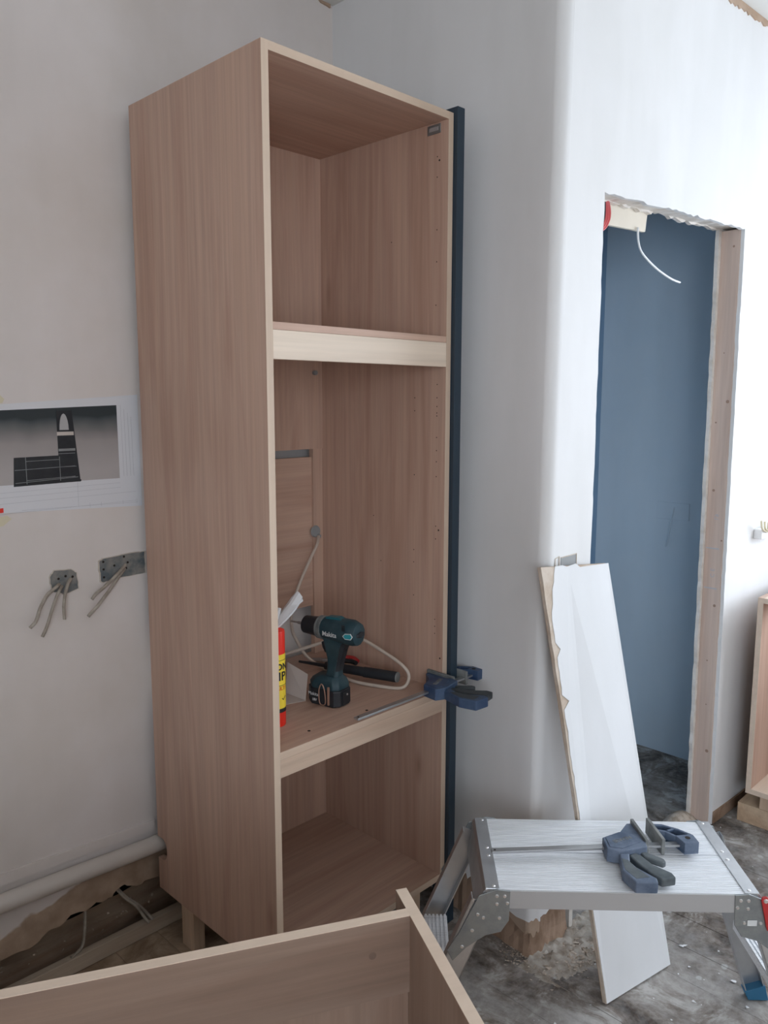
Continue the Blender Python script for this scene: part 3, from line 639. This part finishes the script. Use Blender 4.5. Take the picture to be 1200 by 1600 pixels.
# ================================================================== DRILL
DA = math.radians(102)
dr_ = thing('cordless_drill', 'teal and black cordless drill standing on its battery on the lower shelf', 'drill', (.305, .150, .710), DA)
dr_.scale = (.94, .94, .94)
def dob(name, bm, m, bev=0, par=dr_, **k): return obj(name, bm, m, par, bev, world=False, **k)
def oct_(x_, cy, cz, ry, rz, n=12): return [Vector((x_, cy+ry*math.cos(2*PI*i/n+PI/n), cz+rz*math.sin(2*PI*i/n+PI/n))) for i in range(n)]
AZ = .214
bm = B(); loft(bm, [oct_(-.100, 0, AZ-.002, .020, .022), oct_(-.096, 0, AZ-.002, .029, .031), oct_(-.080, 0, AZ, .034, .036), oct_(-.045, 0, AZ, .034, .036), oct_(-.010, 0, AZ+.001, .032, .033), oct_(.018, 0, AZ+.001, .030, .030)])
hs = dob('motor_housing', bm, M['teal'], .001, smooth=True)
bm = B(); prism(bm, [(-.102+.0, AZ-.002-.006), (-.0, 0)], 0, 0.001) if False else loft(bm, [oct_(-.1035, 0, AZ-.002, .016, .007, 6), oct_(-.098, 0, AZ-.002, .024, .010, 6)])
dob('rear_badge', bm, M['black'], par=hs)
# side badge facing the camera (local +y is left; camera sees the -y... side is at rear/right)
bm = B(); prism(bm, [(-.096, AZ-.001), (-.091, AZ+.005), (-.074, AZ+.003), (-.068, AZ-.003), (-.074, AZ-.009), (-.091, AZ-.008)], .0335, .0350, 'xz'); dob('side_badge', bm, M['teal_bright'], par=hs)
bm = B(); prism(bm, [(-.098, AZ-.001), (-.091, AZ+.007), (-.073, AZ+.005), (-.065, AZ-.003), (-.073, AZ-.011), (-.092, AZ-.010)], .0325, .0345, 'xz'); dob('badge_rim', bm, M['print_white'], par=hs)
bm = B()
for i in range(5): box(bm, -.073+.0, -.062, .0332, .0345, AZ+.010+i*.0038, AZ+.0118+i*.0038)
dob('vent_slots', bm, M['black'], par=hs)
def tl_(c): return Vector((-.020 - c.x, .0338 + c.z, AZ-.006 + c.y))
dob('brand_lettering', textmesh('Makita', .018, .0006, tl_, .0001), M['print_white'], par=hs)
bm = B(); prism(bm, [(-.045, AZ+.034), (-.030, AZ+.0385), (.005, AZ+.036), (.012, AZ+.030), (-.045, AZ+.030)], -.012, .012, 'xz'); dob('top_selector', bm, M['teal_mid'], .001, par=hs)
bm = B(); cyl(bm, (.018, 0, AZ), (.024, 0, AZ), .0335, seg=28); cyl(bm, (.024, 0, AZ), (.031, 0, AZ), .030, seg=28); cyl(bm, (.031, 0, AZ), (.035, 0, AZ), .0325, seg=28); dob('torque_ring', bm, M['pad'], smooth=True)
bm = B(); cyl(bm, (.035, 0, AZ), (.060, 0, AZ), .029, .0265, 28); cyl(bm, (.060, 0, AZ), (.086, 0, AZ), .0265, .025, 28); cyl(bm, (.086, 0, AZ), (.095, 0, AZ), .025, .013, 28); dob('chuck', bm, M['black'], smooth=True)
bm = B(); cyl(bm, (.093, 0, AZ), (.140, 0, AZ), .0028, seg=8); cyl(bm, (.105, 0, AZ), (.115, 0, AZ), .0042, seg=6); dob('drill_bit', bm, M['steel'])
def hs_(x0_, x1_, z, w_): return [Vector((x0_, -w_*.6, z)), Vector((x0_, w_*.6, z)), Vector((x0_+.007, w_, z)), Vector((x1_-.007, w_, z)), Vector((x1_, w_*.6, z)), Vector((x1_, -w_*.6, z)), Vector((x1_-.007, -w_, z)), Vector((x0_+.007, -w_, z))]
bm = B(); loft(bm, [hs_(-.060, .018, AZ-.022, .022), hs_(-.050, .012, AZ-.050, .019), hs_(-.040, .004, AZ-.085, .0175), hs_(-.034, .006, AZ-.115, .0175), hs_(-.034, .012, AZ-.135, .020)])
gp = dob('grip', bm, M['teal'], .002, smooth=True)
bm = B(); loft(bm, [hs_(-.061, -.045, AZ-.03, .0222), hs_(-.0515, -.035, AZ-.052, .0192), hs_(-.0415, -.028, AZ-.085, .0177), hs_(-.0355, -.022, AZ-.115, .0177)]); dob('rubber_overmould', bm, M['black'], .002, par=gp, smooth=True)
bm = B(); prism(bm, [(.010, AZ-.034), (.026, AZ-.040), (.022, AZ-.055), (.014, AZ-.068), (.004, AZ-.070)], -.010, .010, 'xz'); dob('trigger', bm, M['black'], .002)
def ft_(x0_, x1_, z, w_): return [Vector((x0_, -w_+.014, z)), Vector((x0_, w_-.014, z)), Vector((x0_+.014, w_, z)), Vector((x1_-.02, w_, z)), Vector((x1_, w_-.018, z)), Vector((x1_, -w_+.018, z)), Vector((x1_-.02, -w_, z)), Vector((x0_+.014, -w_, z))]
bm = B(); loft(bm, [ft_(-.046, .058, .048, .037), ft_(-.046, .060, .060, .037), ft_(-.042, .052, .072, .034), ft_(-.034, .035, .084, .024)]); dob('foot_housing', bm, M['teal'], .002, smooth=True)
bm = B(); loft(bm, [ft_(-.046, .060, .0005, .036), ft_(-.050, .064, .006, .0375), ft_(-.050, .064, .046, .0375), ft_(-.047, .060, .049, .036)]); bt = dob('battery', bm, M['black'], .0015)
def tb_(c): return Vector((.034 - c.x, .0377 + c.z, .030 + c.y))
dob('battery_lettering', textmesh('Makita', .013, .0004, tb_, .0), M['print_white'], par=bt)
def tb2(c): return Vector((.030 - c.x, .0377 + c.z, .014 + c.y))
dob('battery_lettering', textmesh('18V', .010, .0004, tb2, .0003), M['print_white'], par=bt)
bm = B(); tube(bm, [(.006, .041, .062), (.010, .043, .045), (.008, .043, .012), (-.003, .043, .006), (-.012, .043, .014), (-.010, .043, .045), (-.004, .043, .062), (.003, .043, .066)], .0016, 8); dob('belt_hook', bm, M['copper'], par=bt, smooth=True)
bm = B(); box(bm, -.024, -.018, .038, .043, .008, .060); dob('belt_hook', bm, M['copper'], .001, par=bt)
bm = B(); box(bm, -.0525, -.050, -.016, .016, .004, .044); dob('battery_button', bm, M['black'], .001, par=bt)
bm = B(); cyl(bm, (-.0525, -.004, .033), (-.054, -.004, .033), .003, seg=10); dob('screw_head', bm, M['rivet'], par=bt)

# ================================================================== CARTRIDGE
cx_, cy_, cr_ = .112, .138, .0255
ct = thing('adhesive_cartridge', 'red and yellow adhesive cartridge behind the left edge of the tall cabinet', 'cartridge', (cx_, cy_, .71))
def lathe(prof, n=32):
    bm = B(); R = [[bm.verts.new((cx_+r_*math.cos(2*PI*i/n), cy_+r_*math.sin(2*PI*i/n), z)) for i in range(n)] for r_, z in prof]
    for a, b in zip(R, R[1:]):
        for k in range(n): j = (k+1) % n; bm.faces.new([a[k], a[j], b[j], b[k]])
    bm.faces.new(R[0][::-1]); bm.faces.new(R[-1]); return bm
obj('cartridge_tube', lathe([(cr_-.001, .7105), (cr_, .713), (cr_, .945), (cr_-.001, .950), (.010, .956), (.008, .965)]), M['can_red'], ct, smooth=True)
obj('yellow_label', lathe([(cr_+.0003, .752), (cr_+.0003, .893)]), M['can_yellow'], ct, smooth=True)
obj('black_band', lathe([(cr_+.0005, .747), (cr_+.0005, .757)]), M['print_black'], ct, smooth=True)
for z in (.878, .815): obj('black_line', lathe([(cr_+.0006, z), (cr_+.0006, z+.0012)]), M['print_black'], ct, smooth=True)
def wrap(z, ang, e=.0008):
    def g_(c): a = ang + c.x/cr_; rr2 = cr_+e+c.z; return Vector((cx_+rr2*math.cos(a), cy_+rr2*math.sin(a), z+c.y))
    return g_
va_ = math.radians(-105)
for txt, z, sz, mm in (('ON', .862, .022, 'print_black'), ('IP', .838, .030, 'print_black'), ('ULTI', .808, .012, 'orange_print')):
    obj('label_lettering', textmesh(txt, sz, .0002, wrap(z, math.radians(-84) if sz > .015 else math.radians(-88)), .0006), M[mm], ct)
obj('label_check_mark', textmesh('✓', .02, .0002, wrap(.782, math.radians(-75))), M['print_black'], ct)
bm = B(); rf2 = random.Random(2)
secs = []
for k in range(7):
    t_ = k/6; c = Vector((cx_, cy_, .955)).lerp(Vector((cx_+.070, cy_-.012, 1.022)), t_); rx = .012+.009*math.sin(t_*PI*.8)
    secs.append([c + Vector((math.cos(a)*rx*.35, math.sin(a)*rx*(.9 if i_ % 2 else .6), math.cos(a)*-rx*.4 + (.009*rf2.uniform(-1, 1) if k > 4 else 0))) for i_, a in enumerate([2*PI*i/10 for i in range(10)])])
loft(bm, secs); obj('torn_plastic_sleeve', bm, M['film'], ct)
bm = B(); cyl(bm, (cx_, cy_, .958), (cx_+.020, cy_+.004, 1.0), .009, .005, 14); obj('nozzle', bm, M['film'], ct, smooth=True)

# ================================================================== OTHER SHELF ITEMS
bm = B(); tube(bm, [(.558, .490, 1.085), (.53, .465, 1.065), (.49, .455, 1.02), (.44, .45, .945), (.415, .45, .88), (.425, .46, .82), (.441, .462, .785), (.446, .42, .742), (.455, .352, .7165), (.450, .28, .7155), (.446, .209, .7155), (.468, .135, .7155), (.503, .078, .7165), (.530, .078, .742), (.524, .100, .772), (.514, .180, .802), (.501, .250, .822), (.46, .285, .826), (.418, .309, .815), (.355, .385, .78), (.30, .42, .76), (.24, .42, .74)], .0048, 10)
tag(obj('power_cable', bm, M['cable'], smooth=True), 'beige cable looping from the back-board grommet round behind the drill', 'cable')
th_ = thing('tool_handle', 'dark round tool handle lying on the lower shelf behind the drill', 'tool', (.46, .26, .71))
a_, b_ = Vector((.512, .106, .7375)), Vector((.440, .325, .7355)); d_ = (b_-a_)
bm = B(); cyl(bm, a_, a_+d_*.45, .0150, seg=20); cyl(bm, a_+d_*.45, b_, .0135, .012, 20); obj('handle', bm, M['black'], th_, smooth=True)
bm = B(); cyl(bm, a_-d_*.012, a_, .0142, .0150, 20); obj('end_cap', bm, M['pad'], th_, smooth=True)
bm = B(); cyl(bm, b_, b_+d_*.4, .006, .0035, 10); obj('blade_shaft', bm, M['black'], th_, smooth=True)
pl = thing('pliers', 'red and black handled pliers lying at the back of the lower shelf', 'pliers', (.50, .40, .71))
bm = B(); tube(bm, [(.535, .385, .7175), (.555, .375, .722), (.572, .35, .722), (.568, .325, .7185)], .0065, 10); obj('handle', bm, M['red'], pl, smooth=True, label='red handle')
bm = B(); tube(bm, [(.530, .380, .7175), (.545, .36, .7175), (.556, .34, .7175), (.555, .318, .7175)], .0065, 10); obj('handle', bm, M['black'], pl, smooth=True, label='black handle')
bm = B(); prism(bm, [(.536, .374), (.540, .392), (.505, .432), (.488, .445), (.484, .438), (.500, .410)], .7125, .7205); obj('jaws', bm, M['steel'], pl, .001)
bm = B(); P4 = [(.304, .332, .776), (.308, .250, .760), (.262, .205, .7115), (.258, .285, .7115)]
loft(bm, [[Vector(p) for p in P4], [Vector(p)+Vector((.0012, -.0004, .0009)) for p in P4]])
cd_ = thing('folded_card', 'folded grey card scrap between the cartridge and the drill', 'card', (.27, .26, .71))
obj('raised_flap', bm, M['card'], cd_)
bm = B(); prism(bm, [(.262, .203), (.256, .290), (.19, .285), (.20, .222)], .7105, .7113); obj('lower_flap', bm, M['card'], cd_)

# ================================================================== PLASTERBOARD OFFCUT
bd = thing('plasterboard_offcut', 'white plasterboard offcut with one torn edge leaning beside the doorway', 'plasterboard', (.76, -.53, 0))
Fl, Fr = Vector((.641, -.500, .001)), Vector((.892, -.549, .001)); Tl, Tr = Vector((.592, -.303, 1.095)), Vector((.878, -.326, 1.068))
bn = (Fr-Fl).cross(Tl-Fl).normalized()
if bn.y > 0: bn = -bn
def bp(u_, v_, w_): return Fl.lerp(Fr, u_).lerp(Tl.lerp(Tr, u_), v_) - bn*w_ + Vector((0, 0, .004))
re_ = random.Random(8)
def edge_u(v): return .0 + (.012 if v < .35 else .02 + .05*max(0, (v-.45))) + (.14*max(0, (v-.86)/.14)**1.5)
left = []
for i in range(60):
    v = i/59; j = re_.uniform(-.008, .010) if i and v > .3 else 0
    if abs(v-.81) < .012: j += .06
    if abs(v-.70) < .008: j += .07
    left.append((edge_u(v)+j, v))
face = [(1, 0), (1, 1), (.55, .995), (.5, 1.004), (.36, .998), (.3, 1.002)] + [(u_, v) for u_, v in left[::-1]]
obj('paper_face', prism(B(), face, 0, .0012, fn=bp), M['board'], bd)
core = [(1, 0), (1, .999), (.3, .999), (.0, 1.0)] + [(re_.uniform(-.006, .006), 1-i/30) for i in range(1, 30)] + [(0, 0)]
obj('gypsum_core', prism(B(), core, .0012, .0115, fn=bp), M['gypsum'], bd)
obj('rear_paper', prism(B(), [(0, 0), (1, 0), (1, 1), (0, 1)], .0115, .0125, fn=bp), M['papertan'], bd)

# ================================================================== DOOR WALL DETAILS
so = thing('switch_box', 'cut-out with an empty grey switch box above the leaning plasterboard', 'electrical box', wp(.06, 1.05, 0))
obj('box_recess', prism(B(), [(.044, 1.068), (.112, 1.075), (.111, 1.105), (.043, 1.103)], -.0012, -.0002, fn=lambda s, z, n: wp(s, z, n)), M['grommet'], so)
bm = B()
for s_ in ((.043, 1.104, .112, 1.106), (.112, 1.107, .113, 1.066), (.035, 1.108, .035, 1.06), (.018, 1.104, .035, 1.108), (.018, 1.104, .018, 1.05)): prism(bm, seg(*s_, .002), -.0022, -.0003, fn=lambda s, z, n: wp(s, z, n))
obj('cut_edge', bm, M['torn'], so)
cb = thing('cable_box', 'white wall box with a small coil of cream wire beyond the doorway', 'electrical box', wp(1.27, 1.0, 0))
obj('box', prism(B(), [(1.225, 1.015), (1.345, 1.012), (1.345, 1.048), (1.225, 1.050)], -.03, -.0005, fn=lambda s, z, n: wp(s, z, n)), M['white'], cb, .003)
for k in range(4):
    bm = B(); c = [(1.20+.02*k, 1.085-.004*k), (1.215+.015*k, 1.055), (1.27, 1.040+.006*k), (1.33-.012*k, 1.058), (1.35-.015*k, 1.088)]
    tube(bm, [wp(s_, z_, -.035-.004*k) for s_, z_ in c], .0036, 8); obj('wire', bm, M['tape'], cb, smooth=True)
# lintel box in the closet with red cables, and a hanging cable
lb = tag(obj('lintel_board', prism(B(), [(.20, 1.976), (.546, 1.990), (.557, 2.06), (.20, 2.06)], .089, .101, fn=lambda s, z, n: wp(s, z, n)), M['boxbeige'], None, .002), 'beige boxed board hanging behind the top left of the doorway', 'board')
rc = thing('red_cables', 'bundle of red and dark cables bent round the top left of the doorway', 'cable', wp(.30, 1.97, .07))
for k, (a, mm) in enumerate(((0, 'cable_red'), (.009, 'cable_red'), (.018, 'cable_red'), (.027, 'black'))):
    bm = B(); tube(bm, [wp(.26, 2.06, .078), wp(.318-a*.6, 2.045, .080), wp(.338-a, 2.015, .081), wp(.330-a, 1.985, .080), wp(.300-a, 1.960, .079), wp(.22, 1.935, .078)], .0045, 8)
    obj('cable_strand', bm, M[mm], rc, smooth=True)
bm = B(); tube(bm, [wp(.496, 1.995, .085), wp(.494, 1.955, .08), wp(.520, 1.925, .08), wp(.60, 1.893, .08), wp(.69, 1.872, .08), wp(.75, 1.866, .08)], .0032, 8)
tag(obj('hanging_cable', bm, M['cable_white'], smooth=True), 'thin white cable hanging loose at the top of the doorway', 'cable')
bx('patched_box', (CX-.004, CX-.0005, .010, .150, 1.015, 1.085), M['closet'], wcr, .001)
bm = B(); tube(bm, [(CX-.004, .075, 1.065), (CX-.018, .077, 1.02), (CX-.016, .085, .96), (CX-.006, .10, .90)], .0035, 8)
tag(obj('patch_cable', bm, M['closet'], smooth=True), 'grey cable sagging from the plastered patch on the closet wall', 'cable')

# ================================================================== RIGHT BASE CABINET ON BLOCKS
rc_ = thing('low_cabinet', 'low open oak cabinet raised on timber blocks at the right edge', 'cabinet', (1.76, -.41, .125))
X0, YA, ZA, ZB = 1.76, -.41, .128, .836
X1 = WX-.06; YB = YA-.8
bx('side_panel', (X0+.001, X1, YA-.018, YA, ZA, ZB), M['oak_z'], rc_); bx('edge_band', (X0, X0+.001, YA-.018, YA, ZA, ZB), M['fg_edge'], rc_)
bx('side_panel', (X0+.001, X1, YB, YB+.018, ZA, ZB), M['oak_z'], rc_)
bx('bottom_panel', (X0, X1, YB+.018, YA-.018, ZA, ZA+.018), M['fg_edge'], rc_); bx('top_rail', (X0, X0+.10, YB+.018, YA-.018, ZB-.018, ZB), M['fg_edge'], rc_)
bx('top_rail', (X1-.10, X1, YB+.018, YA-.018, ZB-.018, ZB), M['oak_x'], rc_)
bx('back_panel', (X1-.03, X1-.018, YB+.018, YA-.018, ZA+.018, ZB-.018), M['oak_z'], rc_)
bx('leg_rail', (X0+.03, X1, YA-.13, YA-.04, .07, ZA), M['softwood'], rc_, .002)
tag(bx('timber_block', (1.79, 1.90, -1.1, -.376, 0, .0695), M['softwood_x'], None, .002), 'pale timber block on the floor under the right-hand low cabinet', 'timber')

# ================================================================== RUBBLE, DUST
def chip(bm, c, s_, rg, flat=.6):
    vs = [bm.verts.new(c + Vector((rg.uniform(-1, 1), rg.uniform(-1, 1), rg.uniform(-.0, 1)*flat))*s_) for _ in range(7)]
    res = bmesh.ops.convex_hull(bm, input=vs)
rg = random.Random(17); bm = B()
for i in range(900):
    a = rg.random()
    if a < .55: c = Vector((rg.gauss(.74, .06), rg.gauss(-.33, .03), .001)); s_ = rg.choice([.0015, .002, .003, .004, .007])*rg.uniform(.7, 1.3)
    elif a < .8: c = Vector((rg.gauss(.86, .06), rg.gauss(-.36, .03), .001)); s_ = rg.uniform(.0015, .006)
    else: c = Vector((rg.gauss(.64, .02), rg.gauss(-.24, .03), .001)); s_ = rg.uniform(.0015, .005)
    chip(bm, c, s_, rg)
tag(obj('plaster_rubble', bm, M['rubble'], kind='stuff'), 'crumbled plaster rubble at the broken wall corner', 'rubble')
bm = B(); N1, N2 = 48, 26; G = []
for i in range(N1+1):
    row = []
    for j in range(N2+1):
        X = .60 + .36*i/N1; Y = -.265 - .15*j/N2 + .06*(.70-X if X < .70 else 0)
        e_ = min(1, 4*min(i/N1, 1-i/N1))*max(0, 1-j/N2)**1.3
        row.append(bm.verts.new((X, Y, -.001 + e_*(.011 + .012*noise.noise(Vector((X*40, Y*40, 1))) + .010*noise.noise(Vector((X*90, Y*90, 4)))))))
    G.append(row)
for i in range(N1):
    for j in range(N2): bm.faces.new([G[i][j], G[i+1][j], G[i+1][j+1], G[i][j+1]])
tag(obj('plaster_dust', bm, M['dustpile'], smooth=True, kind='stuff'), 'low drift of pale plaster dust along the broken wall corner', 'dust')
rg = random.Random(19); bm = B()
for i in range(140): chip(bm, Vector((rg.uniform(.3, 1.75), rg.uniform(-1.1, -.35), .0005)), rg.choice([.0015, .002, .003, .004, .007]), rg, .35)
tag(obj('floor_crumbs', bm, M['white'], kind='stuff'), 'scattered white plaster crumbs over the floorboards', 'rubble')
bm = B(); n_ = 20; R = []
for k in range(7):
    t_ = k/6; R.append([bm.verts.new((1.63 + (.085*(1-t_))*math.cos(2*PI*i/n_)*(1+.12*noise.noise(Vector((i, k, 0)))), -.235 + (.05*(1-t_))*math.sin(2*PI*i/n_), .001+.034*math.sin(t_*PI/2))) for i in range(n_)])
for a, b in zip(R, R[1:]):
    for k in range(n_): j = (k+1) % n_; bm.faces.new([a[k], a[j], b[j], b[k]])
bmesh.ops.remove_doubles(bm, verts=bm.verts, dist=.0001)
tag(obj('dust_heap', bm, M['rubble'], smooth=True, kind='stuff'), 'small heap of tan plaster dust at the foot of the pine jamb', 'rubble')
